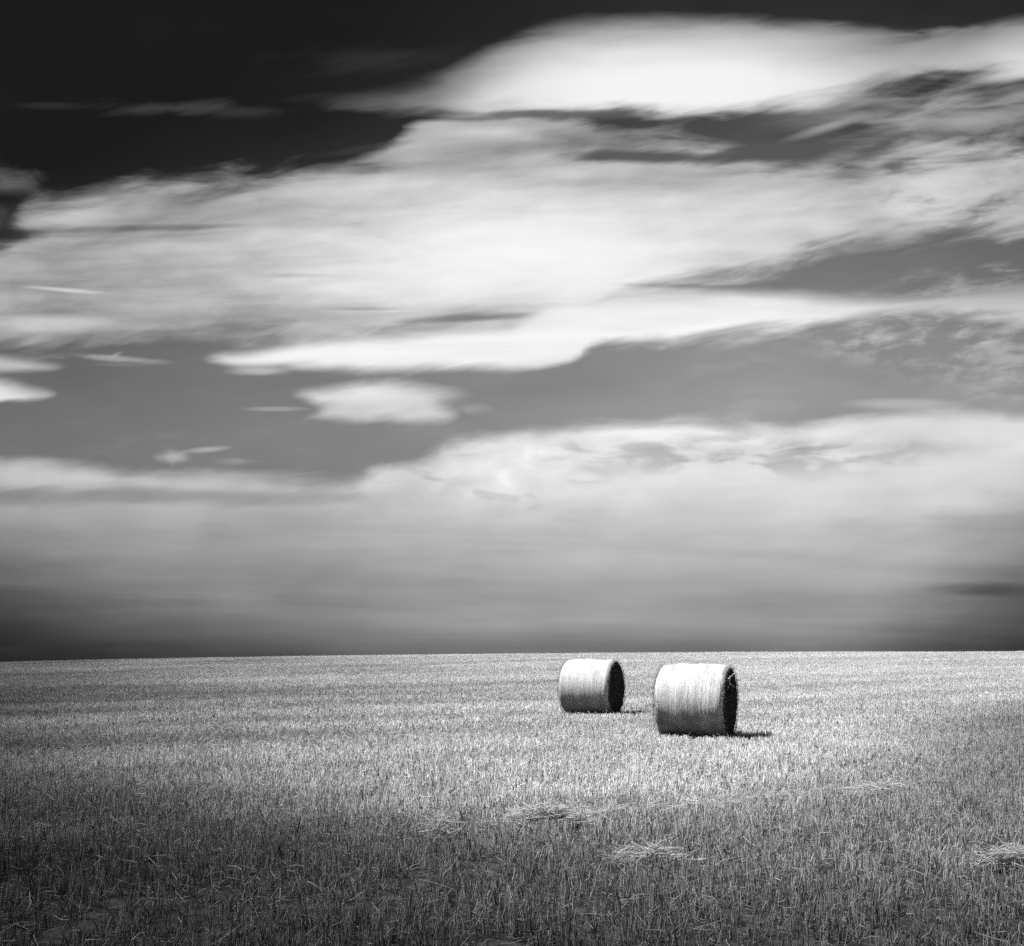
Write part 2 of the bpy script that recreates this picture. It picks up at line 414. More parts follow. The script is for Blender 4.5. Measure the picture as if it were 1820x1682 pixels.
def math_n(nt, op, a, b, clamp=False):
    n = nt.nodes.new('ShaderNodeMath'); n.operation = op; n.use_clamp = clamp
    for i, v in enumerate((a, b)):
        if hasattr(v, 'is_linked') or hasattr(v, 'links'): nt.links.new(v, n.inputs[i])
        else: n.inputs[i].default_value = v
    return n.outputs[0]

def grey_to(nt, bsdf, sock):
    c = nt.nodes.new('ShaderNodeCombineColor')
    for i in range(3): nt.links.new(sock, c.inputs[i])
    nt.links.new(c.outputs[0], bsdf.inputs['Base Color'])

STRAW = .80
def straw_mat(name, albedo, inst=True, rough=.6, trans=0.0):
    m, nt, b = mat_base(name)
    a = mnode(nt, 'ShaderNodeAttribute', attribute_name='tone')
    v = math_n(nt, 'MULTIPLY', a.outputs['Fac'], albedo)
    v = math_n(nt, 'MINIMUM', v, .85)
    if inst:
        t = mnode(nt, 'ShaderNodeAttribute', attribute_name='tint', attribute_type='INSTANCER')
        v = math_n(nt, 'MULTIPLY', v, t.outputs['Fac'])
    grey_to(nt, b, v)
    b.inputs['Roughness'].default_value = rough
    b.inputs['Specular IOR Level'].default_value = .08
    return m

M_stub = straw_mat('stubble_straw', STRAW)
M_loose = straw_mat('loose_straw', .74, inst=False)
M_fuzz = straw_mat('bale_straw', .50, inst=False)

def soil_mat():
    m, nt, b = mat_base('soil')
    tcn = mnode(nt, 'ShaderNodeTexCoord')
    n1 = mnode(nt, 'ShaderNodeTexNoise'); n1.inputs['Scale'].default_value = 9; n1.inputs['Detail'].default_value = 8
    nt.links.new(tcn.outputs['Object'], n1.inputs['Vector'])
    n2 = mnode(nt, 'ShaderNodeTexNoise'); n2.inputs['Scale'].default_value = 60; n2.inputs['Detail'].default_value = 4
    nt.links.new(tcn.outputs['Object'], n2.inputs['Vector'])
    mr = mnode(nt, 'ShaderNodeMapRange'); nt.links.new(n1.outputs['Fac'], mr.inputs['Value'])
    mr.inputs['From Min'].default_value = .3; mr.inputs['From Max'].default_value = .7
    mr.inputs['To Min'].default_value = .012; mr.inputs['To Max'].default_value = .13
    mr2 = mnode(nt, 'ShaderNodeMapRange'); nt.links.new(n2.outputs['Fac'], mr2.inputs['Value'])
    mr2.inputs['From Min'].default_value = .5; mr2.inputs['From Max'].default_value = .7
    mr2.inputs['To Min'].default_value = 0; mr2.inputs['To Max'].default_value = .05
    v = math_n(nt, 'ADD', mr.outputs[0], mr2.outputs[0])
    # beyond the reach of the modelled stubble the same field is the colour of its straw
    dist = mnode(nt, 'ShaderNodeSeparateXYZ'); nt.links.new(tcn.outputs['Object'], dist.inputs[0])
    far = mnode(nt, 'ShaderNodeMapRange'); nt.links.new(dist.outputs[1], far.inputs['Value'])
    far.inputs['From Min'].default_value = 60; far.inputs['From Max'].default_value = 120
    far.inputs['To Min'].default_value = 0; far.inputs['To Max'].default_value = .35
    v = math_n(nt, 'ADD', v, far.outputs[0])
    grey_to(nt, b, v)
    b.inputs['Roughness'].default_value = 1; b.inputs['Specular IOR Level'].default_value = .1
    bp = mnode(nt, 'ShaderNodeBump'); bp.inputs['Strength'].default_value = .8; bp.inputs['Distance'].default_value = .03
    nt.links.new(n1.outputs['Fac'], bp.inputs['Height']); nt.links.new(bp.outputs[0], b.inputs['Normal'])
    return m
M_soil = soil_mat()

# ------------------------------------------------------------------ terrain
Y0, YC = 24.0, 74.0
STUB = .13
def prof(A, y):
    y = np.asarray(y, float)
    t = np.clip((y - Y0) / (YC - Y0), 0, None)
    s0 = A * 1.25 / (YC - Y0)
    near = A * t ** 1.25
    dd = y - YC
    k = 1 / 260.0
    dl = (s0 + .05) / k            # where the slope has reached -0.05
    arc = A + s0 * dd - .5 * k * dd ** 2
    lin_ = A + s0 * dl - .5 * k * dl ** 2 - .05 * (dd - dl)
    return np.where(y < YC, near, np.where(dd < dl, arc, lin_))

CREST = [(-.5056, 1177), (-.38, 1171.5), (-.25, 1167.5), (-.1, 1164), (0, 1162), (.15, 1160), (.25, 1158.5), (.5056, 1158)]
ys = np.linspace(25, 200, 1500)
_us, _As = [], []
for u_, row in CREST:
    tgt = (HZ - row) / F
    lo, hi = -1.0, 3.0
    for _ in range(40):
        A = (lo + hi) / 2
        ang = ((prof(A, ys) + STUB - EYE) / ys).max()
        if ang > tgt: hi = A
        else: lo = A
    _us.append(u_); _As.append(A)
# sample the near undulation from smooth value noise
def vnoise(x, y, seed=0):
    xi = np.floor(x).astype(int); yi = np.floor(y).astype(int)
    xf = x - xi; yf = y - yi
    xf = xf * xf * (3 - 2 * xf); yf = yf * yf * (3 - 2 * yf)
    def h(a, b):
        n = (a * 374761393 + b * 668265263 + seed * 974634777) & 0xffffffff
        n = ((n ^ (n >> 13)) * 1274126177) & 0xffffffff
        return ((n ^ (n >> 16)) & 0xffff) / 65535.0
    v00 = h(xi, yi); v10 = h(xi + 1, yi); v01 = h(xi, yi + 1); v11 = h(xi + 1, yi + 1)
    return (v00 * (1 - xf) + v10 * xf) * (1 - yf) + (v01 * (1 - xf) + v11 * xf) * yf

ROW = math.atan2(.60, 1.0)      # direction of the drilled rows and wheel tracks
cr, sr = math.cos(ROW), math.sin(ROW)
def rows_pq(x, y): return x * cr + y * sr, -x * sr + y * cr     # along, across

def ground_z(x, y):
    x = np.asarray(x, float); y = np.asarray(y, float)
    u = x / np.maximum(y, 1.0)
    A = np.interp(u, _us, _As)
    z = prof(A, y)
    p, q = rows_pq(x, y)
    bump = (vnoise(p * .12, q * .5, 3) - .5) * .07 + (vnoise(x * .9, y * .9, 5) - .5) * .03
    bump = bump * np.clip(1 - (y - 60) / 20, 0, 1)
    for (bx, by) in ((3.4, 18.4), (2.0, 24.2)):
        r2 = (x - bx) ** 2 + (y - by) ** 2
        bump = bump * (1 - np.exp(-r2 / 1.5))
    return z + bump

def axis_vals(near, far, step, grow):
    v = [0.0]
    s = step
    while v[-1] < far:
        v.append(v[-1] + s)
        if v[-1] > near: s *= grow
    return np.array(v)
ax_ = axis_vals(45, 3500, .5, 1.12)
gx = np.concatenate([-ax_[::-1][:-1], ax_])
gyp = axis_vals(100, 3500, .5, 1.12); gyn = axis_vals(6, 3500, .8, 1.3)
gy = np.concatenate([-gyn[::-1][:-1], gyp])
GX, GY = np.meshgrid(gx, gy)
V = np.stack([GX.ravel(), GY.ravel(), ground_z(GX, GY).ravel()], 1)
nx, ny = len(gx), len(gy)
ii = (np.arange(ny - 1)[:, None] * nx + np.arange(nx - 1)[None]).ravel()
Fc = np.stack([ii, ii + 1, ii + nx + 1, ii + nx], 1)
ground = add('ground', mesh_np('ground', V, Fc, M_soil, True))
tag(ground, 'bare dark soil of the gently rising harvested field', kind='structure')

# ------------------------------------------------------------------ stubble
def tuft_patch(name, size, n, h, rad, lod):
    # stems grow in drill clumps: pick clump centres, several stems each
    nc = max(4, n // 5)
    cx = rng.uniform(-size / 2, size / 2, (nc, 2))
    pick = rng.integers(0, nc, n)
    xy = cx[pick] + rng.normal(0, .014 if lod == 0 else .03, (n, 2))
    hh = h * rng.uniform(.55, 1.15, n) * np.where(rng.random(n) < .06, 1.35, 1)
    lean_c = rng.normal(0, .13, (nc, 2))
    lean = lean_c[pick] + rng.normal(0, .11, (n, 2))
    flop = rng.random(n) < .09
    lean[flop] += rng.normal(0, .8, (flop.sum(), 2))
    base = np.concatenate([xy, np.full((n, 1), -.03)], 1)
    d = np.concatenate([lean, np.ones((n, 1))], 1); d /= np.linalg.norm(d, axis=1, keepdims=True)
    tip = base + d * (hh + .03)[:, None]
    rr = rad * rng.uniform(.55, 1.5, n)
    V, Fc, k = sticks(base, tip, rr, taper=.75, sides=3, segs=1)
    tone = np.clip(rng.normal(.92, .20, n), .35, 1.2)
    tone[rng.random(n) < .26] *= .3
    tone = np.repeat(tone, k)
    # short leaf sheaths, split and bent
    m = n // 5
    idx = rng.integers(0, n, m)
    b2 = base[idx] + (tip - base)[idx] * rng.uniform(.35, .8, (m, 1))
    t2 = b2 + np.concatenate([rng.normal(0, .022, (m, 2)), rng.uniform(-.03, .05, (m, 1))], 1)
    V2, F2, k2 = sticks(b2, t2, rr[idx] * .7, taper=.3)
    tone2 = np.repeat(np.clip(rng.normal(1, .2, m), .5, 1.3), k2)
    # chaff and broken straw on the earth between the rows
    c = int(size * size * 700)
    b3 = np.concatenate([rng.uniform(-size / 2, size / 2, (c, 2)), rng.uniform(.002, .018, (c, 1))], 1)
    a3 = rng.uniform(0, 6.28, c); l3 = rng.uniform(.02, .075, c)
    t3 = b3 + np.stack([np.cos(a3) * l3, np.sin(a3) * l3, rng.uniform(-.004, .016, c)], 1)
    V3, F3, k3 = sticks(b3, t3, rad * rng.uniform(.45, .9, c), taper=.7)
    tone3 = np.repeat(rng.uniform(.12, .75, c), k3)
    return mesh_np(name, np.concatenate([V, V2, V3]), np.concatenate([Fc, F2 + len(V), F3 + len(V) + len(V2)]), M_stub, False, {'tone': np.concatenate([tone, tone2, tone3])})

protos_near = bpy.data.collections.new('stubble_near_tufts')
protos_far = bpy.data.collections.new('stubble_far_tufts')
for i in range(8):
    o = bpy.data.objects.new('stubble_tuft', tuft_patch('stubble_tuft', .30, 48, .112, .0033, 0)); protos_near.objects.link(o)
for i in range(6):
    o = bpy.data.objects.new('stubble_tuft', tuft_patch('stubble_tuft', .60, 140, .115, .0047, 1)); protos_far.objects.link(o)

def gn_scatter(name, proto, P, rot, scl, tint):
    me = bpy.data.meshes.new(name)
    me.vertices.add(len(P)); me.vertices.foreach_set('co', np.asarray(P, np.float32).ravel())
    for an, av in (('zrot', rot), ('scl', scl), ('tint_p', tint)):
        a = me.attributes.new(an, 'FLOAT', 'POINT'); a.data.foreach_set('value', np.asarray(av, np.float32))
    me.update()
    o = add(name, me)
    ng = bpy.data.node_groups.new(name + '_nodes', 'GeometryNodeTree')
    ng.interface.new_socket('Geometry', in_out='INPUT', socket_type='NodeSocketGeometry')
    ng.interface.new_socket('Geometry', in_out='OUTPUT', socket_type='NodeSocketGeometry')
    N = ng.nodes; Lk = ng.links
    gi = N.new('NodeGroupInput'); go = N.new('NodeGroupOutput')
    mp = N.new('GeometryNodeMeshToPoints')
    ci = N.new('GeometryNodeCollectionInfo'); ci.inputs['Collection'].default_value = proto
    ci.inputs['Separate Children'].default_value = True; ci.inputs['Reset Children'].default_value = True
    ip = N.new('GeometryNodeInstanceOnPoints'); ip.inputs['Pick Instance'].default_value = True
    rv = N.new('FunctionNodeRandomValue'); rv.data_type = 'INT'
    rv.inputs[4].default_value = 0; rv.inputs[5].default_value = 99
    az = N.new('GeometryNodeInputNamedAttribute'); az.data_type = 'FLOAT'; az.inputs[0].default_value = 'zrot'
    asx = N.new('GeometryNodeInputNamedAttribute'); asx.data_type = 'FLOAT'; asx.inputs[0].default_value = 'scl'
    at = N.new('GeometryNodeInputNamedAttribute'); at.data_type = 'FLOAT'; at.inputs[0].default_value = 'tint_p'
    cr_ = N.new('ShaderNodeCombineXYZ'); Lk.new(az.outputs[0], cr_.inputs[2])
    cs_ = N.new('ShaderNodeCombineXYZ'); cs_.inputs[0].default_value = 1; cs_.inputs[1].default_value = 1; Lk.new(asx.outputs[0], cs_.inputs[2])
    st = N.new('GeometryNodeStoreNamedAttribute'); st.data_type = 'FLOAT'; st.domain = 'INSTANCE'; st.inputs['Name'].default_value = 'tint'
    Lk.new(gi.outputs[0], mp.inputs[0]); Lk.new(mp.outputs[0], ip.inputs['Points'])
    Lk.new(ci.outputs[0], ip.inputs['Instance']); Lk.new(rv.outputs[2], ip.inputs['Instance Index'])
    e2r = N.new('FunctionNodeEulerToRotation'); Lk.new(cr_.outputs[0], e2r.inputs[0])
    Lk.new(e2r.outputs[0], ip.inputs['Rotation']); Lk.new(cs_.outputs[0], ip.inputs['Scale'])
    Lk.new(ip.outputs[0], st.inputs['Geometry']); Lk.new(at.outputs[0], st.inputs['Value'])
    Lk.new(st.outputs[0], go.inputs[0])
    md = o.modifiers.new('scatter', 'NODES'); md.node_group = ng
    return o

# wheel tracks and swath lines across the field: (across-row position, half width, strength)
TRACKS = [(7.65, .2, .6), (9.2, .22, .35), (5.2, .3, .3), (12.2, .35, .35), (14.4, .5, .4), (17.0, 1.1, .8), (20.2, 1.0, .85), (25.4, 1.5, .8), (29.5, 1.2, .65), (33, 1.8, .55), (38.5, 1.3, .35), (45, 2.6, .5), (54, 2.4, .4), (2.5, .3, .3), (-1.2, .3, .3)]
def field_factors(x, y):
    p, q = rows_pq(x, y)
    q2 = q + (vnoise(p * .05, q * 0 + 1, 11) - .5) * 4.0
    tr = np.zeros_like(x)
    for q0, w, s in TRACKS: tr = np.maximum(tr, s * np.exp(-((q2 - q0) / w) ** 2) * (.2 + 1.0 * vnoise(p * .07, q * 0 + q0, 17)) * (1 - .6 * np.clip((x - 2) / 6, 0, 1)))
    big = vnoise(p * .10, q * .35, 21) * .6 + vnoise(p * .4, q * 1.1, 22) * .4
    h = (.74 + .48 * big) * (1 - .5 * tr)
    tint = (.88 + .30 * vnoise(p * .14, q * .55, 31) + .12 * (vnoise(x * 1.3, y * 1.3, 33) - .5)) * (1 - .55 * tr)
    for (bx, by) in ((3.33, 18.3), (1.92, 24.35)):      # trodden down round the bales
        h = h * (1 - .45 * np.exp(-((x - bx) ** 2 + (y - by) ** 2) / 1.6))
    fore_shade = np.clip((9.5 - y - x * .55) / 6, 0, 1) * (.5 + .8 * vnoise(x * .5 + 7, y * .8, 61))   # foreground shade put into the straw tint, broken by noise
    tint = tint * (1 - .80 * np.clip(fore_shade, 0, 1))
    return h, tint, tr

def px(xp, yp):                 # a spot on the flat near ground, read off the photograph
    d_ = F * EYE / (yp - HZ)
    return (xp - 910) / F * d_, d_

CL = [((965, 1470), .42, .11, 460, .125, .10, 'wide bright heap of loose straw in the middle of the foreground, below the two bales'),
      ((1150, 1541), .30, .08, 210, .06, .06, 'flat pale mat of straw in the foreground, lower right of the wide bright heap'),
      ((1795, 1549), .32, .10, 240, .07, -.08, 'pale straw clump at the right edge of the foreground'),
      ((785, 1492), .16, .09, 90, .13, .3, 'small tousled straw tuft just left of the wide bright heap'),
      ((1560, 1411), .50, .08, 170, .05, .34, 'long thin streak of flattened straw on the right side of the foreground')]
def grid_pts(y0, y1, step, margin):
    n_y = int((y1 - y0) / step)
    P = []
    for j in range(n_y):
        y = y0 + j * step
        hw = .53 * y + margin
        n_x = int(2 * hw / step)
        xs = -hw + (np.arange(n_x) + .5) * step
        P.append(np.stack([xs, np.full(n_x, y)], 1))
    P = np.concatenate(P)
    return P + rng.uniform(-step * .5, step * .5, P.shape)

def scatter(name, proto, y0, y1, step, margin, label):
    P = grid_pts(y0, y1, step, margin)
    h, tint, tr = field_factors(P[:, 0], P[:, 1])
    gap = vnoise(P[:, 0] * 2.2, P[:, 1] * 2.2, 41) * .6 + vnoise(P[:, 0] * .7, P[:, 1] * .7, 43) * .4
    thin = np.clip((11 - P[:, 1]) / 6, 0, 1) * .35
    keep = (gap > .11 + thin * .2) & (rng.random(len(P)) > tr * .5)
    for (p_, lx, ly, n_, hg, ang, lab) in CL:        # pressed flat under the straw heaps
        c_x, c_y = px(*p_)
        a_ = (P[:, 0] - c_x) * math.cos(ang) + (P[:, 1] - c_y) * math.sin(ang); b_ = -(P[:, 0] - c_x) * math.sin(ang) + (P[:, 1] - c_y) * math.cos(ang)
        keep &= ((a_ / lx) ** 2 + (b_ / ly) ** 2) > .55
    P, h, tint = P[keep], h[keep], tint[keep]
    z = ground_z(P[:, 0], P[:, 1])
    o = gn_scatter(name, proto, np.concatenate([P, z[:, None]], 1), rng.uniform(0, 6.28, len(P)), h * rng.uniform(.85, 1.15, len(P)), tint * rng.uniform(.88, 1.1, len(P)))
    tag(o, label, 'stubble', kind='stuff')
    return o
scatter('stubble', protos_near, 3.0, 20.0, .24, 3.5, 'short cut straw stubble standing over the near half of the field')
scatter('stubble', protos_far, 20.0, 98.0, .40, 5.0, 'short cut straw stubble on the far rise of the field up to the skyline')

# ------------------------------------------------------------------ loose straw on the stubble
def litter_pts(n, y0, y1):
    y = y0 + (y1 - y0) * rng.random(n) ** 1.4
    x = rng.uniform(-1, 1, n) * (.53 * y + 3)
    return x, y
x, y = litter_pts(11000, 3.5, 26)
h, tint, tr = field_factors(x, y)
z = ground_z(x, y)
n = len(x)
ln = rng.uniform(.03, .15, n) * np.where(rng.random(n) < .06, 1.6, 1); az = rng.uniform(0, 6.28, n); el = rng.normal(.3, .5, n)
b = np.stack([x, y, z + rng.uniform(.03, .13, n)], 1)
d = np.stack([np.cos(az) * np.cos(el), np.sin(az) * np.cos(el), np.sin(el)], 1)
V, Fc, k = sticks(b, b + d * ln[:, None], rng.uniform(.0018, .0036, n), bend=rng.normal(0, .008, (n, 3)), taper=.7, segs=2)
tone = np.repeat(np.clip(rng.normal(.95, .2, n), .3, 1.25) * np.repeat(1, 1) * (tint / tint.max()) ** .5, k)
o = add('loose_straw', mesh_np('loose_straw', V, Fc, M_loose, False, {'tone': tone}))
tag(o, 'single loose straws fallen criss-cross on the stubble', 'straw', kind='stuff')

def straw_clump(cx, cy, lx, ly, n, hgt, ang, label, lmin=.10, lmax=.34, fan=.7):
    a = ang
    q = rng.normal(0, .38, (n, 2)) * np.array([[lx, ly]])
    r2 = np.clip(1 - (q[:, 0] / lx) ** 2 - (q[:, 1] / ly) ** 2, 0, 1)
    X_ = q[:, 0] * math.cos(a) - q[:, 1] * math.sin(a); Y_ = q[:, 0] * math.sin(a) + q[:, 1] * math.cos(a)
    gz = ground_z(X_ + cx, Y_ + cy) - float(ground_z(cx, cy))
    zz = gz + .03 + rng.random(n) * (hgt * r2 * 1.1 + .06)
    ln = rng.uniform(lmin, lmax, n)
    az = a + rng.normal(0, fan, n) + np.where(rng.random(n) < .5, math.pi, 0); el = np.abs(rng.normal(.05, .28, n))
    d = np.stack([np.cos(az) * np.cos(el), np.sin(az) * np.cos(el), np.sin(el)], 1)
    c = np.stack([X_, Y_, zz], 1); b = c - d * ln[:, None] * .4; t = c + d * ln[:, None] * .6
    b[:, 2] = np.maximum(b[:, 2], gz + .008)
    V, Fc, k = sticks(b, t, rng.uniform(.0024, .0046, n), bend=rng.normal(0, .010, (n, 3)), taper=.7, segs=2)
    tone = np.repeat(np.clip(rng.normal(1.12, .14, n), .5, 1.3), k)
    o = add('straw_clump', mesh_np('straw_clump', V, Fc, M_loose, False, {'tone': tone}), loc=(cx, cy, float(ground_z(cx, cy))))
    tag(o, label, 'straw clump', 'clumps of loose straw lying on the stubble')
    return o

for (p_, lx, ly, n, hg, ang, lab) in CL:
    cx, cy_ = px(*p_)
    straw_clump(cx, cy_, lx, ly, n, hg, ang, lab)

# flattened wheel-track straw running back to the right from the wide heap
t = rng.random(520) ** 1.5
a0, a1 = np.array(px(930, 1474)), np.array(px(1640, 1398))
c = a0 + (a1 - a0) * t[:, None] + rng.normal(0, .10, (520, 2)); c[:, 1] += .25 * np.sin(t * 3.1)
az = ROW + rng.normal(0, .5, 520); ln = rng.uniform(.08, .26, 520)
b = np.concatenate([c, (ground_z(c[:, 0], c[:, 1]) + rng.uniform(.04, .10, 520))[:, None]], 1)
d = np.stack([np.cos(az), np.sin(az), rng.normal(.08, .18, 520)], 1)
V, Fc, k = sticks(b, b + d * ln[:, None], rng.uniform(.002, .0038, 520), bend=rng.normal(0, .008, (520, 3)), segs=2)
o = add('flattened_straw', mesh_np('flattened_straw', V, Fc, M_loose, False, {'tone': np.repeat(np.clip(rng.normal(.92, .18, 520), .4, 1.2), k)}))
tag(o, 'thin trail of flattened straw along a wheel track in the foreground', 'straw', kind='stuff')

# ------------------------------------------------------------------ bales
def wrap_mat():
    m, nt, b = mat_base('net_wrapped_straw')
    uv = mnode(nt, 'ShaderNodeUVMap', uv_map='wrap')      # metres: x round the bale, y along its axis
    def nz_(sx, sy, detail, dist=0.0):
        mp = mnode(nt, 'ShaderNodeMapping'); mp.inputs['Scale'].default_value = (sx, sy, 1)
        nt.links.new(uv.outputs[0], mp.inputs['Vector'])
        n = mnode(nt, 'ShaderNodeTexNoise'); n.inputs['Scale'].default_value = 1; n.inputs['Detail'].default_value = detail
        n.inputs['Distortion'].default_value = dist
        nt.links.new(mp.outputs[0], n.inputs['Vector']); return n.outputs['Fac']
    ribs = nz_(9, 60, 3)
    grain = nz_(55, 75, 4)
    straws = nz_(18, 120, 3, .6)
    broad = nz_(1.2, 5.5, 3)
    v = math_n(nt, 'MULTIPLY', ribs, .30); v = math_n(nt, 'ADD', v, math_n(nt, 'MULTIPLY', grain, .35))
    v = math_n(nt, 'ADD', v, math_n(nt, 'MULTIPLY', broad, .35))
    mr = mnode(nt, 'ShaderNodeMapRange'); nt.links.new(v, mr.inputs['Value'])
    mr.inputs['From Min'].default_value = .36; mr.inputs['From Max'].default_value = .62
    mr.inputs['To Min'].default_value = .25; mr.inputs['To Max'].default_value = .48
    # shade of the lower part painted into the wrap colour, with a noisy edge
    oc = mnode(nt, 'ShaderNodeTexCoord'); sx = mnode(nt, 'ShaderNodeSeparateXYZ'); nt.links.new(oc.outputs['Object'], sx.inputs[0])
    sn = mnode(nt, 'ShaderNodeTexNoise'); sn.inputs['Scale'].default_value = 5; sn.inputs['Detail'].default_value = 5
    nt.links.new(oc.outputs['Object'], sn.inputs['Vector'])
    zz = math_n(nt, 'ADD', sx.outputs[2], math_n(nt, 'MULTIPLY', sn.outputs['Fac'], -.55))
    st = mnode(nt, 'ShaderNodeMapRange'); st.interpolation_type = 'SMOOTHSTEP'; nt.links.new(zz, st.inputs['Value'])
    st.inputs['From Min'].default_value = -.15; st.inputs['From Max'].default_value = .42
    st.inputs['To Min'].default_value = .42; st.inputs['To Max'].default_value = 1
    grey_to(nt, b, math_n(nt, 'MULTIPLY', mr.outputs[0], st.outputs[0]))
    b.inputs['Roughness'].default_value = .6; b.inputs['Specular IOR Level'].default_value = .3
    hgt = math_n(nt, 'ADD', math_n(nt, 'MULTIPLY', ribs, 1.0), math_n(nt, 'MULTIPLY', grain, .8))
    hgt = math_n(nt, 'ADD', hgt, math_n(nt, 'MULTIPLY', straws, .5))
    bp = mnode(nt, 'ShaderNodeBump'); bp.inputs['Strength'].default_value = .9; bp.inputs['Distance'].default_value = .014
    nt.links.new(hgt, bp.inputs['Height']); nt.links.new(bp.outputs[0], b.inputs['Normal'])
    return m
def end_mat():
    m, nt, b = mat_base('shaded_straw_end')
    tcn = mnode(nt, 'ShaderNodeTexCoord')
    n1 = mnode(nt, 'ShaderNodeTexNoise'); n1.inputs['Scale'].default_value = 38; n1.inputs['Detail'].default_value = 6
    nt.links.new(tcn.outputs['Object'], n1.inputs['Vector'])
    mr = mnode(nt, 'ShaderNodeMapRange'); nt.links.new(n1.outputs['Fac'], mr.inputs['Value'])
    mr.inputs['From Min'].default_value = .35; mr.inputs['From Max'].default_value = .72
    mr.inputs['To Min'].default_value = .012; mr.inputs['To Max'].default_value = .085  # shade on the bale ends painted in as a darker straw colour
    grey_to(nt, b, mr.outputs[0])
    b.inputs['Roughness'].default_value = 1; b.inputs['Specular IOR Level'].default_value = .05
    bp = mnode(nt, 'ShaderNodeBump'); bp.inputs['Strength'].default_value = 1; bp.inputs['Distance'].default_value = .04
    nt.links.new(n1.outputs['Fac'], bp.inputs['Height']); nt.links.new(bp.outputs[0], b.inputs['Normal'])
    return m
M_wrap, M_end = wrap_mat(), end_mat()

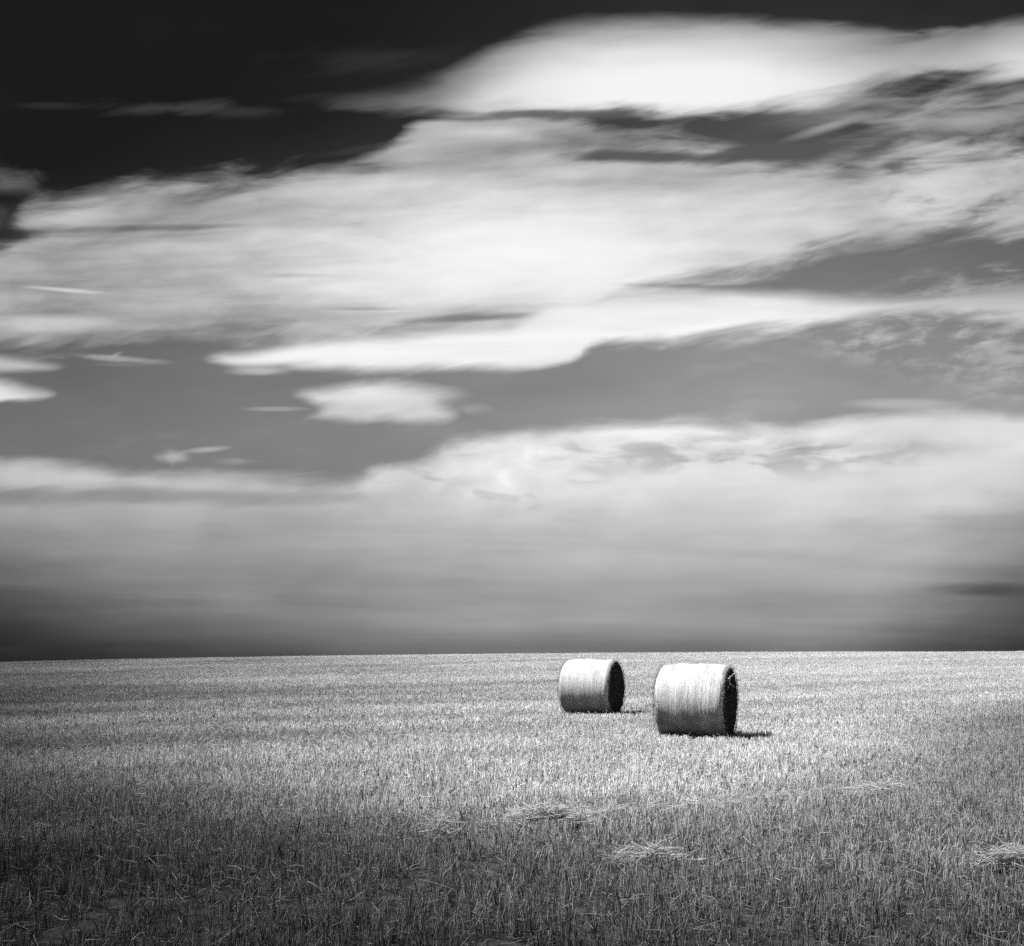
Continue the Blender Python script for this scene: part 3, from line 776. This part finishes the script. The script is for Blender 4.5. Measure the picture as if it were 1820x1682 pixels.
def make_bale(cx, cy_, rad, length, theta, seed, label, sag=.03):
    r_ = np.random.default_rng(seed)
    root = bpy.data.objects.new('straw_bale', None); col.objects.link(root)
    root.empty_display_size = .3
    root.location = (cx, cy_, float(ground_z(cx, cy_)))
    root.rotation_euler = (0, 0, -theta)         # axis is local X
    tag(root, label, 'bale', 'round straw bales on the field')
    NA, NL = 240, 96
    zc = rad - sag - .01
    def radius(th, s):                            # th angle, s -1..1 along the axis
        lump = .030 * (vnoise(np.cos(th) * 2.3 + 9, np.sin(th) * 2.3 + s * 3 + 9, seed) - .5) * 2
        lump += .007 * (vnoise(np.cos(th) * 9 + 30, np.sin(th) * 9 + s * 14 + 30, seed + 1) - .5) * 2
        rib = .0025 * (vnoise(s * 24 + 60, th * 0 + 2, seed + 2) - .5) * 2 + .002 * (vnoise(s * 60 + 90, th * 3 + 40, seed + 3) - .5) * 2
        edge = -.055 * np.clip((np.abs(s) - .86) / .14, 0, 1) ** 2.2
        return rad + lump * .8 + rib + edge - .016 * s ** 2
    th = np.linspace(0, 2 * math.pi, NA, endpoint=False); s = np.linspace(-1, 1, NL + 1)
    TH, S = np.meshgrid(th, s)
    RR = radius(TH, S)
    Xl = S * length / 2 + .006 * (vnoise(TH * 4, S * 0 + 3, seed + 5) - .5) * S
    Yl = RR * np.cos(TH); Zl = RR * np.sin(TH)
    flat = np.clip((-Zl - (rad - sag * 2)) , 0, None)
    Zl = Zl + flat * .8
    V = np.stack([Xl.ravel(), Yl.ravel(), (Zl + zc).ravel()], 1)
    ii, jj = np.meshgrid(np.arange(NL), np.arange(NA), indexing='ij')
    a = (ii * NA + jj).ravel(); b_ = (ii * NA + (jj + 1) % NA).ravel()
    Fc = np.stack([a, a + NA, b_ + NA, b_], 1)
    me = mesh_np('net_wrap', V, Fc, M_wrap, True)
    uvl = me.uv_layers.new(name='wrap')
    u0 = jj.ravel() / NA * 2 * math.pi * rad; u1 = (jj.ravel() + 1) / NA * 2 * math.pi * rad
    v0 = ii.ravel() / NL * length; v1 = (ii.ravel() + 1) / NL * length
    UV = np.stack([np.stack([u0, v0], 1), np.stack([u0, v1], 1), np.stack([u1, v1], 1), np.stack([u1, v0], 1)], 1) + seed
    uvl.data.foreach_set('uv', UV.astype(np.float32).ravel())
    add('net_wrap', me, root)
    # end faces: rolled straw, rough, slightly domed, flush inside the wrap
    for sg in (1, -1):
        NR = 40
        rr = np.linspace(0, 1, NR + 1)[1:]
        TH2, R2 = np.meshgrid(th, rr)
        edge_r = radius(TH2, np.full_like(TH2, float(sg)))
        rad2 = R2 * edge_r * 1.0
        Y2 = rad2 * np.cos(TH2); Z2 = rad2 * np.sin(TH2)
        dep = .03 * (1 - R2 ** 2) + .022 * (vnoise(Y2 * 16 + 50, Z2 * 16 + 50, seed + 8) - .5) + .014 * np.sin(R2 * 55 + TH2)
        dep = dep * np.clip((1 - R2) * 9, 0, 1)
        fl = np.clip((-Z2 - (rad - sag * 2)), 0, None); Z2 = Z2 + fl * .8
        V = np.stack([(sg * (length / 2 + dep)).ravel(), Y2.ravel(), (Z2 + zc).ravel()], 1)
        V = np.concatenate([V, [[sg * (length / 2 + .03), 0, zc]]])
        ii2, jj2 = np.meshgrid(np.arange(NR - 1), np.arange(NA), indexing='ij')
        a = (ii2 * NA + jj2).ravel(); b_ = (ii2 * NA + (jj2 + 1) % NA).ravel()
        Q = np.stack([a, a + NA, b_ + NA, b_], 1)
        c_ = len(V) - 1; j = np.arange(NA)
        me = bpy.data.meshes.new('end_face')
        faces = [tuple(int(k) for k in (q if sg < 0 else q[::-1])) for q in Q] + [((c_, int(k), int((k + 1) % NA)) if sg > 0 else (c_, int((k + 1) % NA), int(k))) for k in j]
        me.from_pydata([tuple(v) for v in V], [], faces); me.materials.append(M_end)
        me.polygons.foreach_set('use_smooth', np.ones(len(me.polygons), bool))
        add('end_face', me, root)
    # straws poking out of the ends and the rims
    B, T, Rd, Tn = [], [], [], []
    for sg in (1, -1):
        n = 1500
        rr = np.sqrt(r_.random(n)) * rad * .985; a = r_.random(n) * 6.283
        y_, z_ = rr * np.cos(a), rr * np.sin(a)
        b = np.stack([np.full(n, sg * (length / 2 + .015)), y_, z_ + zc], 1)
        tang = a + math.pi / 2 + r_.normal(0, .6, n); ln = r_.uniform(.03, .11, n)
        d = np.stack([sg * np.abs(r_.normal(.12, .2, n)), np.cos(tang), np.sin(tang)], 1)
        t_ = b + d * ln[:, None]
        ok = np.hypot(t_[:, 1], t_[:, 2] - zc) < rad * .995
        t_ = np.where(ok[:, None], t_, b + (t_ - b) * .25)
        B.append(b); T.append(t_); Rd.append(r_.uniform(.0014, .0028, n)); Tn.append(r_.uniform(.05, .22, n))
        # rim fringe
        n = 320
        a = r_.random(n) * 6.283
        b = np.stack([sg * (length / 2 - r_.uniform(0, .03, n)), (rad - .04) * np.cos(a), (rad - .04) * np.sin(a) + zc], 1)
        d = np.stack([sg * np.abs(r_.normal(.7, .5, n)), np.cos(a) * .9 + r_.normal(0, .7, n), np.sin(a) * .9 + r_.normal(0, .7, n)], 1)
        d /= np.linalg.norm(d, axis=1, keepdims=True)
        B.append(b); T.append(b + d * r_.uniform(.04, .095, n)[:, None]); Rd.append(r_.uniform(.0012, .0024, n)); Tn.append(r_.uniform(.35, 1.0, n))
    b, t_, rd, tn = (np.concatenate(q) for q in (B, T, Rd, Tn))
    V, Fc, k = sticks(b, t_, rd, taper=.5)
    o = add('protruding_straw', mesh_np('protruding_straw', V, Fc, M_fuzz, False, {'tone': np.repeat(tn, k)}), root)
    o['kind'] = 'stuff'
    # short ends working through the net
    n = 900
    a = r_.random(n) * 6.283; s_ = r_.uniform(-.97, .97, n)
    rr = radius(a, s_) - .004
    b = np.stack([s_ * length / 2, rr * np.cos(a), rr * np.sin(a) + zc], 1)
    tang = a + np.where(r_.random(n) < .5, 1.57, -1.57)
    d = np.stack([r_.normal(0, .5, n), np.cos(tang) + np.cos(a) * .25, np.sin(tang) + np.sin(a) * .25], 1)
    V, Fc, k = sticks(b, b + d * r_.uniform(.015, .06, n)[:, None], r_.uniform(.0010, .0020, n), taper=.5)
    o = add('net_fuzz', mesh_np('net_fuzz', V, Fc, M_fuzz, False, {'tone': np.repeat(r_.uniform(.6, 1.25, n), k)}), root)
    o['kind'] = 'stuff'
    return root

BALES = [  # centre x, y, radius, length
    (3.33, 18.30, .675, 1.22, R(24), 3, 'nearer straw bale, right of the other, with pale straw bits on its dark end'),
    (1.92, 24.35, .675, 1.24, R(25), 8, 'farther straw bale, left of the other, its lower half in deep shade')]
bales = [make_bale(*a) for a in BALES]

# a few pale straws caught on the near bale's dark end, one under its net
def caught(parent, pts, tone=1.25):
    b = np.array([p[0] for p in pts]); t_ = np.array([p[1] for p in pts])
    for i in range(len(pts)):
        V, Fc, k = sticks(b[i:i + 1], t_[i:i + 1], np.array([.0045]), taper=.8, segs=1, sides=4)
        add('straw', mesh_np('straw', V, Fc, M_loose, False, {'tone': np.full(len(V), tone)}), parent)
ex = 1.22 / 2 + .055
caught(bales[0], [((ex, -.42, 1.06), (ex + .05, -.10, 1.16)), ((ex, -.30, .96), (ex + .03, -.42, 1.12)), ((ex, -.36, 1.00), (ex + .02, .02, .90)), ((ex, -.10, 1.22), (ex + .03, -.2, 1.30)), ((ex, -.46, .90), (ex + .02, -.3, .98))])

# ------------------------------------------------------------------ the thin cloud sheet, unseen, added to darken the foreground and the left
CH = 240.0
SG = .45
off = sdir * (CH / sdir.z)
cxs = np.arange(-90, 90.1, 1.0); cys = np.arange(-60, 140.1, 1.0)
CX, CY = np.meshgrid(cxs, cys)
def ss(t): t = np.clip(t, 0, 1); return t * t * (3 - 2 * t)
wob = (vnoise(CX * .12 + 50, CY * .12 + 50, 51) - .5)
yedge = np.interp(CX, [-20, -7, -2, 0, 3, 6, 10.4, 16, 30], [34, 11.2, 6.3, 6.0, 8.0, 11.8, 19.5, 26, 43])
Tf = .27 + .73 * ss((CY + wob * 7 - yedge + 1.0) / 6.0)
uu = CX / np.maximum(CY, 4)
Tl = .18 + .82 * ss((uu + .54 + wob * .2) / .56)
Tr = 1 - .10 * ss((uu - .25) / .28)
Tn = 1 - .6 * ss((7.6 + wob * 3 - CY) / 2.4)            # thickest over the nearest strip
T_ = np.clip(Tf * Tl * Tr * Tn, .06, 1)
edge_fade = ss((90 - np.abs(CX)) / 25) * ss((140 - CY) / 30) * ss((CY + 60) / 25)
tau = -np.log(T_) * edge_fade
thick = tau / SG * sdir.z
thick = np.where(thick < .02, 0, thick)
top = CH + thick * .5; botm = CH - thick * .5
nX, nY = len(cxs), len(cys)
V = np.concatenate([np.stack([(CX + off.x).ravel(), (CY + off.y).ravel(), top.ravel()], 1), np.stack([(CX + off.x).ravel(), (CY + off.y).ravel(), botm.ravel()], 1)])
ii = (np.arange(nY - 1)[:, None] * nX + np.arange(nX - 1)[None]).ravel()
Q = np.stack([ii, ii + 1, ii + nX + 1, ii + nX], 1)
tk = thick.ravel()[Q].max(1) > 0
Qt = Q[tk]; Qb = Qt[:, ::-1] + nX * nY
me = mesh_np('shade_cloud', V, np.concatenate([Qt, Qb]), None, True)
bmm = bmesh.new(); bmm.from_mesh(me)
bmesh.ops.delete(bmm, geom=[v for v in bmm.verts if not v.link_faces], context='VERTS')
bmesh.ops.remove_doubles(bmm, verts=bmm.verts, dist=.004)
bmm.to_mesh(me); bmm.free()
mc = bpy.data.materials.new('shade_cloud_volume'); mc.use_nodes = True
nt = mc.node_tree; nt.nodes.clear()
vsn = nt.nodes.new('ShaderNodeVolumeScatter'); vsn.inputs['Color'].default_value = (.95, .95, .95, 1); vsn.inputs['Density'].default_value = SG
vsn.inputs['Anisotropy'].default_value = .6
om = nt.nodes.new('ShaderNodeOutputMaterial'); nt.links.new(vsn.outputs[0], om.inputs['Volume'])
me.materials.append(mc)
cl = add('shade_cloud', me)
tag(cl, 'added unseen cloud sheet high to the left of the field', kind='structure')
